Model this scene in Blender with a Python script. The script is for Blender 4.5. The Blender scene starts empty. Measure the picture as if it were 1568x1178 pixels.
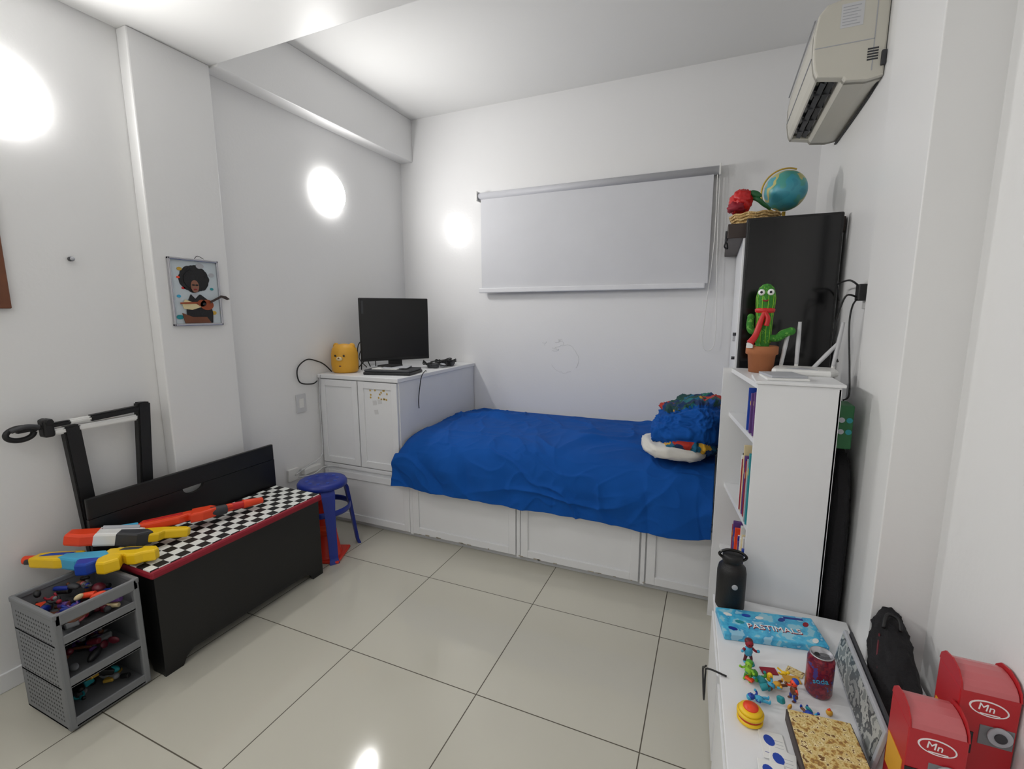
import bpy, bmesh, math, random
from mathutils import Vector, Matrix, noise, Euler
random.seed(7)
S=bpy.context.scene
COL=S.collection
try:
    S.view_settings.view_transform='Standard'
    S.view_settings.look='None'
except Exception: pass

# ------------------------------------------------------------ materials
def srgb(r,g,b):
    f=lambda c:(c/255/12.92) if c/255<=.04045 else ((c/255+.055)/1.055)**2.4
    return (f(r),f(g),f(b),1)
def N(nt,t,**k):
    n=nt.nodes.new(t)
    for a,b in k.items(): setattr(n,a,b)
    return n
def mat(name,c,rough=.5,metal=0,var=.06,vs=8,bump=0,bs=200,emit=0,coat=0,alpha=1,trans=0,spec=.5):
    m=bpy.data.materials.new(name);m.use_nodes=True;nt=m.node_tree
    b=nt.nodes['Principled BSDF'];c=srgb(*c)
    b.inputs['Roughness'].default_value=rough;b.inputs['Metallic'].default_value=metal
    b.inputs['Coat Weight'].default_value=coat;b.inputs['Transmission Weight'].default_value=trans
    b.inputs['Alpha'].default_value=alpha
    b.inputs['Specular IOR Level'].default_value=spec
    tc=N(nt,'ShaderNodeTexCoord');no=N(nt,'ShaderNodeTexNoise');no.inputs['Scale'].default_value=vs
    nt.links.new(tc.outputs['Object'],no.inputs['Vector'])
    mx=N(nt,'ShaderNodeMix',data_type='RGBA')
    mx.inputs[6].default_value=tuple(x*(1-var) for x in c[:3])+(1,)
    mx.inputs[7].default_value=tuple(min(1,x*(1+var)) for x in c[:3])+(1,)
    nt.links.new(no.outputs['Fac'],mx.inputs[0]);nt.links.new(mx.outputs[2],b.inputs['Base Color'])
    if bump:
        n2=N(nt,'ShaderNodeTexNoise');n2.inputs['Scale'].default_value=bs;n2.inputs['Detail'].default_value=3
        nt.links.new(tc.outputs['Object'],n2.inputs['Vector'])
        bp=N(nt,'ShaderNodeBump');bp.inputs['Strength'].default_value=bump;bp.inputs['Distance'].default_value=.01
        nt.links.new(n2.outputs['Fac'],bp.inputs['Height']);nt.links.new(bp.outputs['Normal'],b.inputs['Normal'])
    if emit:
        b.inputs['Emission Color'].default_value=(1,.985,.96,1);b.inputs['Emission Strength'].default_value=emit
    m.diffuse_color=c
    return m
M={}
def mk(k,*a,**q): M[k]=mat(k,*a,**q)
mk('paint',(235,235,235),.36,var=.012,vs=1.5,bump=.05,bs=60,spec=.35)
mk('paint_back',(235,235,236),.25,var=.012,vs=1.5,bump=.05,bs=60,spec=.28)
mk('ceiling_paint',(235,235,234),.42,var=.012,vs=1.5,spec=.25)
mk('white_lacquer',(232,233,235),.35,var=.02,bump=.02,bs=40)
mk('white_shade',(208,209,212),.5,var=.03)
mk('white_plastic',(232,232,230),.35,var=.02)
mk('ac_plastic',(208,205,194),.38,var=.03)
mk('grey_plastic',(122,124,127),.5,var=.04)
mk('light_grey',(176,178,184),.5,var=.03)
mk('scuff',(212,212,213),.6,var=.03)
mk('blind_fabric',(211,212,217),.75,var=.025,bump=.1,bs=500)
mk('blind_bar',(224,225,229),.4)
mk('roller',(192,193,199),.5)
mk('black_gloss',(8,8,10),.12,var=.05)
mk('black_screen',(10,10,12),.28,var=.05)
mk('black_matte',(17,17,19),.5,var=.15,bump=.15,bs=300)
mk('black_wood',(12,12,13),.42,var=.1,bump=.05,bs=120)
mk('dark_fabric',(20,19,23),.85,var=.2,bump=.3,bs=150)
mk('dark_grey',(55,56,60),.5)
mk('brown_wood',(112,66,42),.45,var=.25,vs=18)
mk('dark_brown',(58,46,42),.5,var=.2)
mk('metal',(190,190,195),.25,metal=.9)
mk('red',(200,32,34),.4)
mk('box_red',(184,28,36),.38,var=.04)
mk('cone_red',(222,54,36),.4)
mk('dark_red',(146,20,42),.6)
mk('orange',(240,72,34),.38)
mk('yellow',(244,200,20),.4)
mk('mustard',(222,164,48),.5,var=.05)
mk('blue',(24,66,170),.4)
mk('navy',(22,46,140),.4)
mk('sky',(66,170,210),.45)
mk('teal',(32,140,150),.5)
mk('green',(70,150,50),.6,var=.15,vs=40)
mk('lime',(140,196,50),.6)
mk('darkgreen',(30,96,52),.5)
mk('pink',(198,104,108),.25)
mk('purple',(96,60,130),.5)
mk('terracotta',(176,110,70),.8,var=.12,vs=30)
mk('skin',(140,96,76),.6)
mk('maroon',(92,22,36),.4,var=.1)
mk('guitar_wood',(150,70,36),.4,var=.3,vs=30)
mk('poster_bg',(196,206,212),.5,var=.06)
mk('cream',(222,205,160),.6)
mk('eye_white',(245,245,245),.3)
mk('gold',(208,170,70),.35,metal=.4)
mk('pillow_white',(216,214,208),.9,var=.04)
mk('lamp_glass',(255,255,255),.4,emit=82)
mk('lamp_rim',(255,255,255),.4,emit=5)
mk('fill_panel_glow',(255,255,255),.4,emit=4.5)  # emission of the added ceiling fill panel
mk('dirt',(168,160,146),.8,var=.2,vs=60)

def tint_mat(name,scale,cols,rough=.5,kind='noise',detail=2,bump=0):
    m=bpy.data.materials.new(name);m.use_nodes=True;nt=m.node_tree;b=nt.nodes['Principled BSDF'];b.inputs['Roughness'].default_value=rough
    tc=N(nt,'ShaderNodeTexCoord');vec=tc.outputs['Object']
    if kind=='noise':
        t=N(nt,'ShaderNodeTexNoise');t.inputs['Scale'].default_value=scale;t.inputs['Detail'].default_value=detail;o=t.outputs['Fac'];lo,hi=.33,.67
    else:
        # voronoi patches with warped, rounded borders
        wn=N(nt,'ShaderNodeTexNoise');wn.inputs['Scale'].default_value=scale*.8
        nt.links.new(vec,wn.inputs['Vector'])
        va=N(nt,'ShaderNodeVectorMath',operation='MULTIPLY_ADD');va.inputs[1].default_value=(1.6/scale,)*3
        nt.links.new(wn.outputs['Color'],va.inputs[0]);nt.links.new(vec,va.inputs[2]);vec=va.outputs[0]
        t=N(nt,'ShaderNodeTexVoronoi');t.inputs['Scale'].default_value=scale
        s=N(nt,'ShaderNodeSeparateColor');nt.links.new(t.outputs['Color'],s.inputs[0]);o=s.outputs[0];lo,hi=0,1
    nt.links.new(vec,t.inputs['Vector'])
    r=N(nt,'ShaderNodeValToRGB');r.color_ramp.interpolation='CONSTANT'
    e=r.color_ramp.elements
    while len(e)<len(cols): e.new(.5)
    for i,c in enumerate(cols):
        e[i].position=lo+(hi-lo)*i/len(cols) if i else 0
        e[i].color=srgb(*c)
    nt.links.new(o,r.inputs[0]);nt.links.new(r.outputs[0],b.inputs['Base Color'])
    if bump:
        bp=N(nt,'ShaderNodeBump');bp.inputs['Strength'].default_value=bump;nt.links.new(o,bp.inputs['Height']);nt.links.new(bp.outputs[0],b.inputs['Normal'])
    M[name]=m;return m
tint_mat('globe_map',9,[(62,150,170),(70,160,178),(78,160,150),(190,186,120),(80,165,180)],.35)
tint_mat('comforter_pattern',17,[(16,50,96),(20,104,116),(18,74,150),(24,66,70),(206,158,44),(14,44,84),(30,112,96),(176,46,34),(16,60,110),(20,96,130),(20,70,60)],.85,'vor')
tint_mat('gold_print',70,[(150,110,60),(180,140,70),(214,188,120),(222,200,140),(196,170,100),(236,220,170),(120,84,40)],.5,'noise',4)
tint_mat('grey_print',24,[(150,152,150),(80,84,86),(176,178,174),(126,130,128)],.4,'noise',4)
tint_mat('can_print',50,[(70,60,130),(120,24,44),(96,20,50),(130,30,50),(150,40,60)],.25)
tint_mat('box_print',26,[(150,200,225),(60,160,208),(72,176,218),(84,188,226),(150,205,225)],.35)
tint_mat('cactus_green',60,[(52,126,42),(60,136,46),(52,126,42),(104,168,72)],.85)
tint_mat('wicker',70,[(206,176,120),(176,140,84),(222,196,142)],.7,bump=.5)

def floor_mat():
    m=bpy.data.materials.new('porcelain_tiles');m.use_nodes=True;nt=m.node_tree;b=nt.nodes['Principled BSDF']
    g=N(nt,'ShaderNodeNewGeometry');s=N(nt,'ShaderNodeSeparateXYZ');nt.links.new(g.outputs['Position'],s.inputs[0])
    def mt(op,a,bv=None,c=None):
        n=N(nt,'ShaderNodeMath',operation=op)
        for i,v in enumerate((a,bv,c)):
            if v is None: continue
            if isinstance(v,(int,float)): n.inputs[i].default_value=v
            else: nt.links.new(v,n.inputs[i])
        return n.outputs[0]
    ms=[];cell=[]
    for ax,off in ((0,-1.373),(1,1.409)):
        q=mt('DIVIDE',mt('SUBTRACT',s.outputs[ax],off),.612)
        cell.append(mt('FLOOR',q))
        d=mt('ABSOLUTE',mt('SUBTRACT',mt('FRACT',mt('ADD',q,.5)),.5))
        ms.append(mt('LESS_THAN',d,.0034))
    line=mt('MAXIMUM',ms[0],ms[1])
    cb=N(nt,'ShaderNodeCombineXYZ');nt.links.new(cell[0],cb.inputs[0]);nt.links.new(cell[1],cb.inputs[1])
    wn=N(nt,'ShaderNodeTexWhiteNoise');nt.links.new(cb.outputs[0],wn.inputs[0])
    no=N(nt,'ShaderNodeTexNoise');no.inputs['Scale'].default_value=3;no.inputs['Detail'].default_value=4;nt.links.new(g.outputs['Position'],no.inputs['Vector'])
    f=mt('ADD',mt('MULTIPLY',wn.outputs['Value'],.5),mt('MULTIPLY',no.outputs['Fac'],.5))
    mx=N(nt,'ShaderNodeMix',data_type='RGBA');mx.inputs[6].default_value=srgb(194,191,178);mx.inputs[7].default_value=srgb(203,200,187)
    nt.links.new(f,mx.inputs[0])
    m2=N(nt,'ShaderNodeMix',data_type='RGBA');m2.inputs[7].default_value=srgb(84,78,66);nt.links.new(mx.outputs[2],m2.inputs[6]);nt.links.new(line,m2.inputs[0])
    nt.links.new(m2.outputs[2],b.inputs['Base Color'])
    r=mt('ADD',mt('MULTIPLY',line,.5),.09);nt.links.new(r,b.inputs['Roughness'])
    bp=N(nt,'ShaderNodeBump');bp.inputs['Strength'].default_value=.25;bp.inputs['Distance'].default_value=.002
    nt.links.new(mt('SUBTRACT',1,line),bp.inputs['Height']);nt.links.new(bp.outputs[0],b.inputs['Normal'])
    M['floor']=m
floor_mat()
def checker_mat():
    m=bpy.data.materials.new('checker_cloth');m.use_nodes=True;nt=m.node_tree;b=nt.nodes['Principled BSDF'];b.inputs['Roughness'].default_value=.6
    g=N(nt,'ShaderNodeTexCoord');mp=N(nt,'ShaderNodeMapping');mp.inputs['Scale'].default_value=(1,1,0);mp.inputs['Location'].default_value=(.003,.007,.01)
    nt.links.new(g.outputs['Object'],mp.inputs[0])
    c=N(nt,'ShaderNodeTexChecker');c.inputs['Scale'].default_value=1/.043;c.inputs[1].default_value=srgb(230,232,228);c.inputs[2].default_value=srgb(14,14,16)
    nt.links.new(mp.outputs[0],c.inputs[0]);nt.links.new(c.outputs[0],b.inputs['Base Color']);M['checker']=m
checker_mat()
M['quilt']=mat('quilt_cloth',(4,78,160),.9,var=.12,vs=5,bump=.12,bs=400,spec=.3)

# ------------------------------------------------------------ builder
class B:
    def __init__(s,name,loc=(0,0,0),rot=(0,0,0)):
        s.name=name;s.bm=bmesh.new();s.mats=[];s.loc=loc;s.rot=rot
    def mi(s,k):
        if k not in s.mats: s.mats.append(k)
        return s.mats.index(k)
    def merge(s,t,k,mx=None,smooth=False,fn=None):
        if fn:
            for f in t.faces: f.material_index=s.mi(fn(f.calc_center_median()));f.smooth=smooth
        else:
            i=s.mi(k)
            for f in t.faces: f.material_index=i;f.smooth=smooth
        if mx is not None: bmesh.ops.transform(t,matrix=mx,verts=t.verts)
        me=bpy.data.meshes.new('t');t.to_mesh(me);t.free();s.bm.from_mesh(me);bpy.data.meshes.remove(me)
        return s
    def bx(s,x0,x1,y0,y1,z0,z1,k,bev=.004,rot=None,seg=2):
        t=bmesh.new();bmesh.ops.create_cube(t,size=1)
        d=(abs(x1-x0),abs(y1-y0),abs(z1-z0))
        bmesh.ops.scale(t,vec=d,verts=t.verts)
        b=min(bev,min(d)*.45)
        if b>0: bmesh.ops.bevel(t,geom=t.edges[:],offset=b,segments=seg,affect='EDGES',profile=.5)
        c=Vector(((x0+x1)/2,(y0+y1)/2,(z0+z1)/2));mx=Matrix.Translation(c)
        if rot: mx=mx@Euler(rot).to_matrix().to_4x4()
        return s.merge(t,k,mx)
    def cyl(s,p0,p1,r0,k,r1=None,seg=32,bev=0,smooth=True):
        p0=Vector(p0);p1=Vector(p1);d=p1-p0;L=d.length
        t=bmesh.new();bmesh.ops.create_cone(t,cap_ends=True,segments=seg,radius1=r0,radius2=r0 if r1 is None else r1,depth=L)
        if bev>0:
            es=[e for e in t.edges if abs(abs(e.verts[0].co.z)-L/2)<1e-6 and abs(e.verts[0].co.z-e.verts[1].co.z)<1e-6]
            bmesh.ops.bevel(t,geom=es,offset=bev,segments=3,affect='EDGES',profile=.5)
        mx=Matrix.Translation((p0+p1)/2)@d.to_track_quat('Z','Y').to_matrix().to_4x4()
        i=s.mi(k);bmesh.ops.transform(t,matrix=mx,verts=t.verts)
        ax=d.normalized()
        for f in t.faces: f.normal_update();f.material_index=i;f.smooth=abs(f.normal.dot(ax))<.98
        me=bpy.data.meshes.new('t');t.to_mesh(me);t.free();s.bm.from_mesh(me);bpy.data.meshes.remove(me);return s
    def sph(s,c,r,k,seg=24,rot=None):
        if isinstance(r,(int,float)): r=(r,r,r)
        t=bmesh.new();bmesh.ops.create_uvsphere(t,u_segments=seg,v_segments=seg//2+2,radius=1)
        mx=Matrix.Translation(c)
        if rot: mx=mx@Euler(rot).to_matrix().to_4x4()
        return s.merge(t,k,mx@Matrix.Diagonal((*r,1)),True)
    def lathe(s,prof,k,c=(0,0,0),seg=40,rot=None,sc=(1,1,1)):
        t=bmesh.new();rings=[]
        for r,z in prof:
            rings.append([t.verts.new((max(r,1e-5)*math.cos(2*math.pi*i/seg)*sc[0],max(r,1e-5)*math.sin(2*math.pi*i/seg)*sc[1],z*sc[2])) for i in range(seg)])
        for a,b in zip(rings,rings[1:]):
            for i in range(seg): t.faces.new((a[i],a[(i+1)%seg],b[(i+1)%seg],b[i]))
        bmesh.ops.remove_doubles(t,verts=t.verts,dist=1e-5)
        mx=Matrix.Translation(c)
        if rot: mx=mx@Euler(rot).to_matrix().to_4x4()
        return s.merge(t,k,mx,True)
    def tube(s,pts,r,k,seg=10,n=6,closed=False):
        P=[Vector(p) for p in pts];R=r if isinstance(r,(list,tuple)) else [r]*len(P)
        out=[];rr=[]
        for i in range(len(P)-1):
            a=P[max(i-1,0)];b=P[i];c=P[i+1];d=P[min(i+2,len(P)-1)]
            for j in range(n):
                u=j/n
                out.append(.5*((2*b)+(c-a)*u+(2*a-5*b+4*c-d)*u*u+(3*b-a-3*c+d)*u**3));rr.append(R[i]*(1-u)+R[i+1]*u)
        out.append(P[-1]);rr.append(R[-1])
        t=bmesh.new();rings=[];pn=None
        for i,p in enumerate(out):
            d=(out[min(i+1,len(out)-1)]-out[max(i-1,0)]).normalized()
            if pn is None:
                pn=d.orthogonal().normalized()
            else:
                pn=(pn-d*pn.dot(d))
                pn=pn.normalized() if pn.length>1e-6 else d.orthogonal().normalized()
            bn=d.cross(pn)
            rings.append([t.verts.new(p+(pn*math.cos(2*math.pi*a/seg)+bn*math.sin(2*math.pi*a/seg))*rr[i]) for a in range(seg)])
        for a,b in zip(rings,rings[1:]):
            for i in range(seg): t.faces.new((a[i],a[(i+1)%seg],b[(i+1)%seg],b[i]))
        t.faces.new(rings[0][::-1]);t.faces.new(rings[-1])
        return s.merge(t,k,None,True)
    def poly(s,pts,th,k,mx=None,bev=0,holes=None):
        """2D outline in local XY, extruded th along +Z"""
        t=bmesh.new();vs=[t.verts.new((x,y,0)) for x,y in pts]
        f=t.faces.new(vs)
        r=bmesh.ops.extrude_face_region(t,geom=[f])
        bmesh.ops.translate(t,vec=(0,0,th),verts=[v for v in r['geom'] if isinstance(v,bmesh.types.BMVert)])
        bmesh.ops.recalc_face_normals(t,faces=t.faces)
        if bev>0:
            es=[e for e in t.edges if abs(e.verts[0].co.z-e.verts[1].co.z)<1e-7]
            bmesh.ops.bevel(t,geom=es,offset=bev,segments=2,affect='EDGES',profile=.5)
        bmesh.ops.triangulate(t,faces=[f for f in t.faces if len(f.verts)>4])
        return s.merge(t,k,mx)
    def text(s,txt,size,k,mx,th=.001):
        cu=bpy.data.curves.new('t','FONT');cu.body=txt;cu.size=size;cu.extrude=th;cu.align_x='CENTER';cu.align_y='CENTER'
        o=bpy.data.objects.new('t',cu);COL.objects.link(o);dg=bpy.context.evaluated_depsgraph_get()
        me=bpy.data.meshes.new_from_object(o.evaluated_get(dg));t=bmesh.new();t.from_mesh(me)
        bpy.data.objects.remove(o);bpy.data.curves.remove(cu);bpy.data.meshes.remove(me)
        return s.merge(t,k,mx)
    def done(s):
        me=bpy.data.meshes.new(s.name)
        s.bm.to_mesh(me);s.bm.free()
        for k in s.mats: me.materials.append(M[k])
        o=bpy.data.objects.new(s.name,me);COL.objects.link(o);o.location=s.loc;o.rotation_euler=s.rot
        return o
def T(*a): return Matrix.Translation(a)
def RZ(a): return Matrix.Rotation(math.radians(a),4,'Z')
def RX(a): return Matrix.Rotation(math.radians(a),4,'X')
def RY(a): return Matrix.Rotation(math.radians(a),4,'Y')
FX=Matrix(((0,0,1,0),(1,0,0,0),(0,1,0,0),(0,0,0,1)))
FY=Matrix(((1,0,0,0),(0,0,-1,0),(0,1,0,0),(0,0,0,1)))
def ell(cx,cy,rx,ry,n=28,a0=0,a1=360):
    return [(cx+rx*math.cos(math.radians(a0+(a1-a0)*i/n)),cy+ry*math.sin(math.radians(a0+(a1-a0)*i/n))) for i in range(n+(0 if a1-a0>=360 else 1))]

XL=-2.455;YW=3.387;H=2.98;YN=-1.7;ZB=2.67
# ------------------------------------------------------------ room
B('floor').bx(XL-.15,.9,YN-.15,YW+.15,-.1,0,'floor',0).done()
B('ceiling').bx(XL-.15,.9,YN-.15,YW+.15,H,H+.1,'ceiling_paint',0).done()
B('wall_left').bx(XL-.15,XL,YN-.15,YW+.15,0,H,'paint',0).done()
B('wall_back').bx(XL,.66,YW,YW+.15,0,H,'paint_back',0).done()
B('wall_front').bx(XL,.9,YN-.15,YN,0,H,'paint',0).done()
B('wall_right').bx(.51,.9,2.02,YW,0,H,'paint',0).bx(.48,.9,1.607,2.02,0,H,'paint',.003).bx(.615,.9,YN,1.607,0,H,'paint',0).done()
B('wall_column').bx(XL,-2.385,1.372,1.738,0,ZB,'paint',.006).done()
B('ceiling_beam').bx(XL,.615,YN,1.745,ZB,H,'ceiling_paint',.004).bx(XL,-2.336,1.745,YW,ZB-.01,H,'paint',.004).done()
B('baseboard_left').bx(XL,XL+.012,YN,1.372,0,.075,'white_lacquer',.003).bx(XL,XL+.012,1.738,2.36,0,.075,'white_lacquer',.003).done()
B('trim_1').bx(.600,.615,YN,1.36,0,.08,'white_lacquer',.003).done()

# ------------------------------------------------------------ wall lamps and added fill light
def wall_lamp(y):
    b=B('wall_lamp',(XL,y,2.25),(0,math.radians(90),0))
    b.lathe([(0,0),(.10,0),(.10,.012),(.09,.013)],'white_plastic')
    b.lathe([(.095,.008),(.130,.008),(.134,.018),(.132,.034),(.125,.044)],'lamp_rim',seg=32)
    b.lathe([(.125,.044),(.10,.049),(0,.052)],'lamp_glass',seg=24)
    return b.done()
for y in (.95,2.55,-.7): wall_lamp(y)  # last lamp is unseen, added behind the camera for more light
b=B('added_fill_panel',(-.9,-.55,ZB))  # unseen glowing panel added behind the camera as soft fill
b.bx(-.62,.62,-.32,.32,-.02,0,'white_plastic',0).bx(-.59,.59,-.29,.29,-.024,-.018,'fill_panel_glow',0);b.done()

# ------------------------------------------------------------ window blind
b=B('window_1')
b.bx(-1.66,-.08,YW-.008,YW-.001,1.66,2.28,'white_shade',.002)
for x in (-1.66,-.9,-.11): b.bx(x,x+.03,YW-.014,YW-.006,1.66,2.28,'white_lacquer',.002)
b.done()
b=B('roller_blind')
b.cyl((-1.715,YW-.045,2.325),(-.03,YW-.045,2.325),.027,'roller',seg=28)
for x in (-1.722,-.03): b.bx(x,x+.01,YW-.08,YW,2.29,2.36,'white_plastic',.002)
t=bmesh.new();nx,nz=90,30;g=[]
for i in range(nx+1):
    row=[]
    for j in range(nz+1):
        x=-1.69+1.63*i/nx;z=1.635+(2.32-1.635)*j/nz
        y=YW-.055+.012*noise.noise(Vector((x*2.5,z*1.2,3)))*(1-j/nz)
        row.append(t.verts.new((x,y,z)))
    g.append(row)
for i in range(nx):
    for j in range(nz): t.faces.new((g[i][j],g[i+1][j],g[i+1][j+1],g[i][j+1]))
b.merge(t,'blind_fabric',None,True)
b.bx(-1.712,-.075,YW-.07,YW-.042,1.603,1.64,'blind_bar',.006)
ch=[(-.04,YW-.05,2.33),(-.035,YW-.05,1.9),(-.06,YW-.045,1.5),(-.07,YW-.04,1.25),(-.03,YW-.04,1.2),(.005,YW-.04,1.27),(-.005,YW-.045,1.6),(-.02,YW-.05,2.0),(-.025,YW-.05,2.33)]
b.tube(ch,.0028,'white_plastic',seg=6)
b.done()
b=B('wall_scuff')
random.seed(3)
def wob(cx,cz,rx,rz,a0,a1,n=14):
    return [(cx+rx*(1+.12*noise.noise(Vector((i*.7,cx*9,1))))*math.cos(a0+(a1-a0)*i/n),YW-.0002,cz+rz*(1+.12*noise.noise(Vector((i*.7,cx*9,5))))*math.sin(a0+(a1-a0)*i/n)) for i in range(n+1)]
b.tube(wob(-1.03,1.10,.11,.11,-.6,1.9),.0013,'scuff',seg=5,n=3)
b.tube(wob(-1.03,1.10,.11,.10,3.6,5.2),.0013,'scuff',seg=5,n=3)
for i in range(8):
    x=-1.13+random.uniform(-.07,.08);z=1.21+random.uniform(-.05,.04);a=random.uniform(0,6)
    b.tube(wob(x,z,random.uniform(.012,.03),random.uniform(.008,.016),a,a+random.uniform(1.5,3.5),6),random.uniform(.0012,.0022),'scuff',seg=5,n=3)
b.done()

# ------------------------------------------------------------ bed platform with drawers + cabinet
YB=2.363
def shaker_front(b,x0,x1,z0,z1,y,k='white_lacquer',fr=.045):
    g=.004
    x0+=g;x1-=g;z0+=g;z1-=g
    b.bx(x0,x1,y,y+.012,z0,z1,k,.002)
    b.bx(x0,x0+fr,y-.010,y+.006,z0,z1,k,.003);b.bx(x1-fr,x1,y-.010,y+.006,z0,z1,k,.003)
    b.bx(x0+fr-.001,x1-fr+.001,y-.010,y+.006,z0,z0+fr,k,.003);b.bx(x0+fr-.001,x1-fr+.001,y-.010,y+.006,z1-fr,z1,k,.003)
b=B('platform_bed')
b.bx(XL+.005,.50,YB+.02,YW-.004,.03,.40,'white_lacquer',.003)
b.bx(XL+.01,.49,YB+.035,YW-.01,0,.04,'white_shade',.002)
for x0,x1 in ((-2.447,-1.737),(-1.72,-.995),(-.972,-.292),(-.262,.40)):
    shaker_front(b,x0,x1,.035,.385,YB+.01)
for x in (-1.728,-.983,-.277): b.bx(x-.011,x+.011,YB+.002,YB+.03,.03,.40,'white_lacquer',.002)
random.seed(11)
for i in range(26):
    x=random.uniform(-1.7,.1);b.bx(x,x+random.uniform(.006,.03),YB-.0012,YB+.004,.039,.039+random.uniform(.003,.008),'dirt',0)
b.bx(-.52,-.50,YB-.0012,YB+.004,.345,.35,'dark_grey',0)
b.bx(-1.785,.085,2.375,YW-.006,.400,.645,'pillow_white',.05,seg=4)
b.done()
b=B('storage_cabinet')
b.bx(XL+.006,-1.80,YB+.02,YW-.006,.402,1.018,'white_lacquer',.003)
b.bx(XL+.004,-1.79,YB-.006,YW-.005,1.018,1.045,'white_lacquer',.004)
shaker_front(b,-2.445,-2.118,.43,1.016,YB+.01);shaker_front(b,-2.118,-1.802,.43,1.016,YB+.01)
b.bx(-2.445,-1.802,YB+.004,YB+.03,.402,.428,'white_lacquer',.003)
random.seed(5)
for i in range(14):
    x=-1.95+random.uniform(-.07,.07);z=.93+random.uniform(-.035,.035)
    st=[(0.009*(1 if q%2 else .45)*math.cos(q*math.pi/5),0.009*(1 if q%2 else .45)*math.sin(q*math.pi/5)) for q in range(10)]
    b.poly(st,.001,'gold',T(x,YB+.0095,z)@FY)
for x,z in ((-2.0,.86),(-1.96,.87),(-1.99,.80)): b.poly([(0,0),(.03,0),(.03,.03),(0,.03)],.001,'scuff',T(x,YB+.0095,z)@FY@RZ(8))
b.done()

# quilt
def catm(P,u):
    n=len(P)-1;f=u*n;i=min(int(f),n-1);f-=i
    a=P[max(i-1,0)];b_=P[i];c=P[i+1];d=P[min(i+2,n)]
    return tuple(.5*((2*b_[k])+(c[k]-a[k])*f+(2*a[k]-5*b_[k]+4*c[k]-d[k])*f*f+(3*b_[k]-a[k]-3*c[k]+d[k])*f**3) for k in range(len(b_)))
def ridge(p,sharp=3):
    r=1-min(1,abs(noise.noise(p))*sharp)
    return r*r
t=bmesh.new();nx,nj=360,180;g=[]
PR=[(3.365,.672),(3.2,.69),(3.0,.703),(2.8,.708),(2.6,.703),(2.46,.69),(2.37,.655),(2.325,.59),(2.308,.52),(2.305,.45),(2.30,.375)]
for i in range(nx+1):
    row=[];u=i/nx;x=-1.782+1.822*u
    for j in range(nj+1):
        v=j/nj;y,z=catm(PR,v);y0=y;z0=z
        front=max(0,min(1,(v-.60)/.2))
        xx=x
        s0=(3.365-y0) if v<.6 else (3.365-y0)+(.70-z0)
        wx=x+.14*noise.noise(Vector((x*2,s0*2,7)));wy=s0+.14*noise.noise(Vector((x*2,s0*2,17)))
        msk=.5+1.1*max(0,noise.noise(Vector((x*1.6,s0*1.8,31)))+.25)
        w1=ridge(Vector((wx*1.5+wy*.9,wy*3.2-wx*.9,.3)),5)
        w2=ridge(Vector((wx*3.6-wy*1.8,wy*2.8+wx*2.0,5)),4.5)
        w3=ridge(Vector((wx*7,wy*8,15)),3.5)
        wr=(.022*w1+.018*w2+.008*w3)*msk
        z+=wr*(1-front)*min(1,v*14)+.014*noise.noise(Vector((x*2.2,s0*2.4,2)))*(1-front)*min(1,v*10)
        fold=noise.noise(Vector((x*4.0+z0*2.3,z0*2.2,9)))*.034+noise.noise(Vector((x*10,z0*4,2)))*.010
        y-=front*(abs(fold)*1.2+wr*.8)
        if j>nj-60:
            z+=(noise.noise(Vector((x*1.9,1,4)))*.05-.004)*((j-(nj-60))/60)
        l=max(0,1-(x+1.782)/.12)
        z-=.045*l*l*(1 if v<.7 else .3)
        if front>0: xx-=.035*l*front
        row.append(t.verts.new((xx,y,z)))
    g.append(row)
for i in range(nx):
    for j in range(nj): t.faces.new((g[i][j],g[i][j+1],g[i+1][j+1],g[i+1][j]))
bb=B('blue_quilt');bb.merge(t,'quilt',None,True);q=bb.done()
md=q.modifiers.new('s','SOLIDIFY');md.thickness=.012;md.offset=-1

# pillow + folded comforter
def blob(b,c,r,k,amp=.02,fr=4,e=.6,rot=0,seg=72,seed=0,fn=None,shape=None,post=None):
    t=bmesh.new();bmesh.ops.create_uvsphere(t,u_segments=seg,v_segments=seg//2,radius=1)
    for v in t.verts:
        p=v.co.copy();q=Vector([math.copysign(abs(a)**e,a) for a in p])
        n=p.normalized();w=ridge(p*fr*.6+Vector((seed,0,0)),3)*amp+noise.noise(p*fr*.5+Vector((0,seed,0)))*amp*1.5
        w+=.5*amp*ridge(p*fr*1.6+Vector((seed,3,0)),3)
        if shape: q=shape(q)
        v.co=Vector((q.x*r[0],q.y*r[1],q.z*r[2]))+n*w
        if post: v.co+=n*post(v.co)
    b.merge(t,k,T(*c)@RZ(rot),True,fn)
b=B('pillow');blob(b,(-.165,2.535,.752),(.155,.185,.040),'pillow_white',.008,3,.7,14,seed=2);b.done()
b=B('folded_comforter')
def shp(q):
    k=(q.x+1)/2
    z=q.z
    if z>0: z*=(.62+.62*k)+.20*q.y
    # sides lean in a little toward the top, heap leans right/back
    u=(q.z+1)/2
    return Vector((q.x*(1-.12*u)+.12*u,q.y*(1-.14*u)+.10*u,z))
def fld(c):
    # three folded layers: lower edge (patterned), blue middle, patterned turned-over top
    lo=-.060+.030*math.sin(c.x*11+1)+.016*math.sin(c.y*13)
    hi=.070+.16*(.13-c.y)*.9+.022*math.sin(c.x*17)+.05*(c.x)
    return c.z-lo,c.z-hi
def pat(c):
    a,h=fld(c)
    return 'comforter_pattern' if (a<0 or h>0) else 'quilt'
def groove(c):
    a,h=fld(c);w=0
    for s in (a,h): w-=.016*math.exp(-(s/.010)**2)
    w+=.010*math.exp(-((a+.03)/.03)**2)+.008*math.exp(-((h-.03)/.03)**2)
    return w
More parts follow.
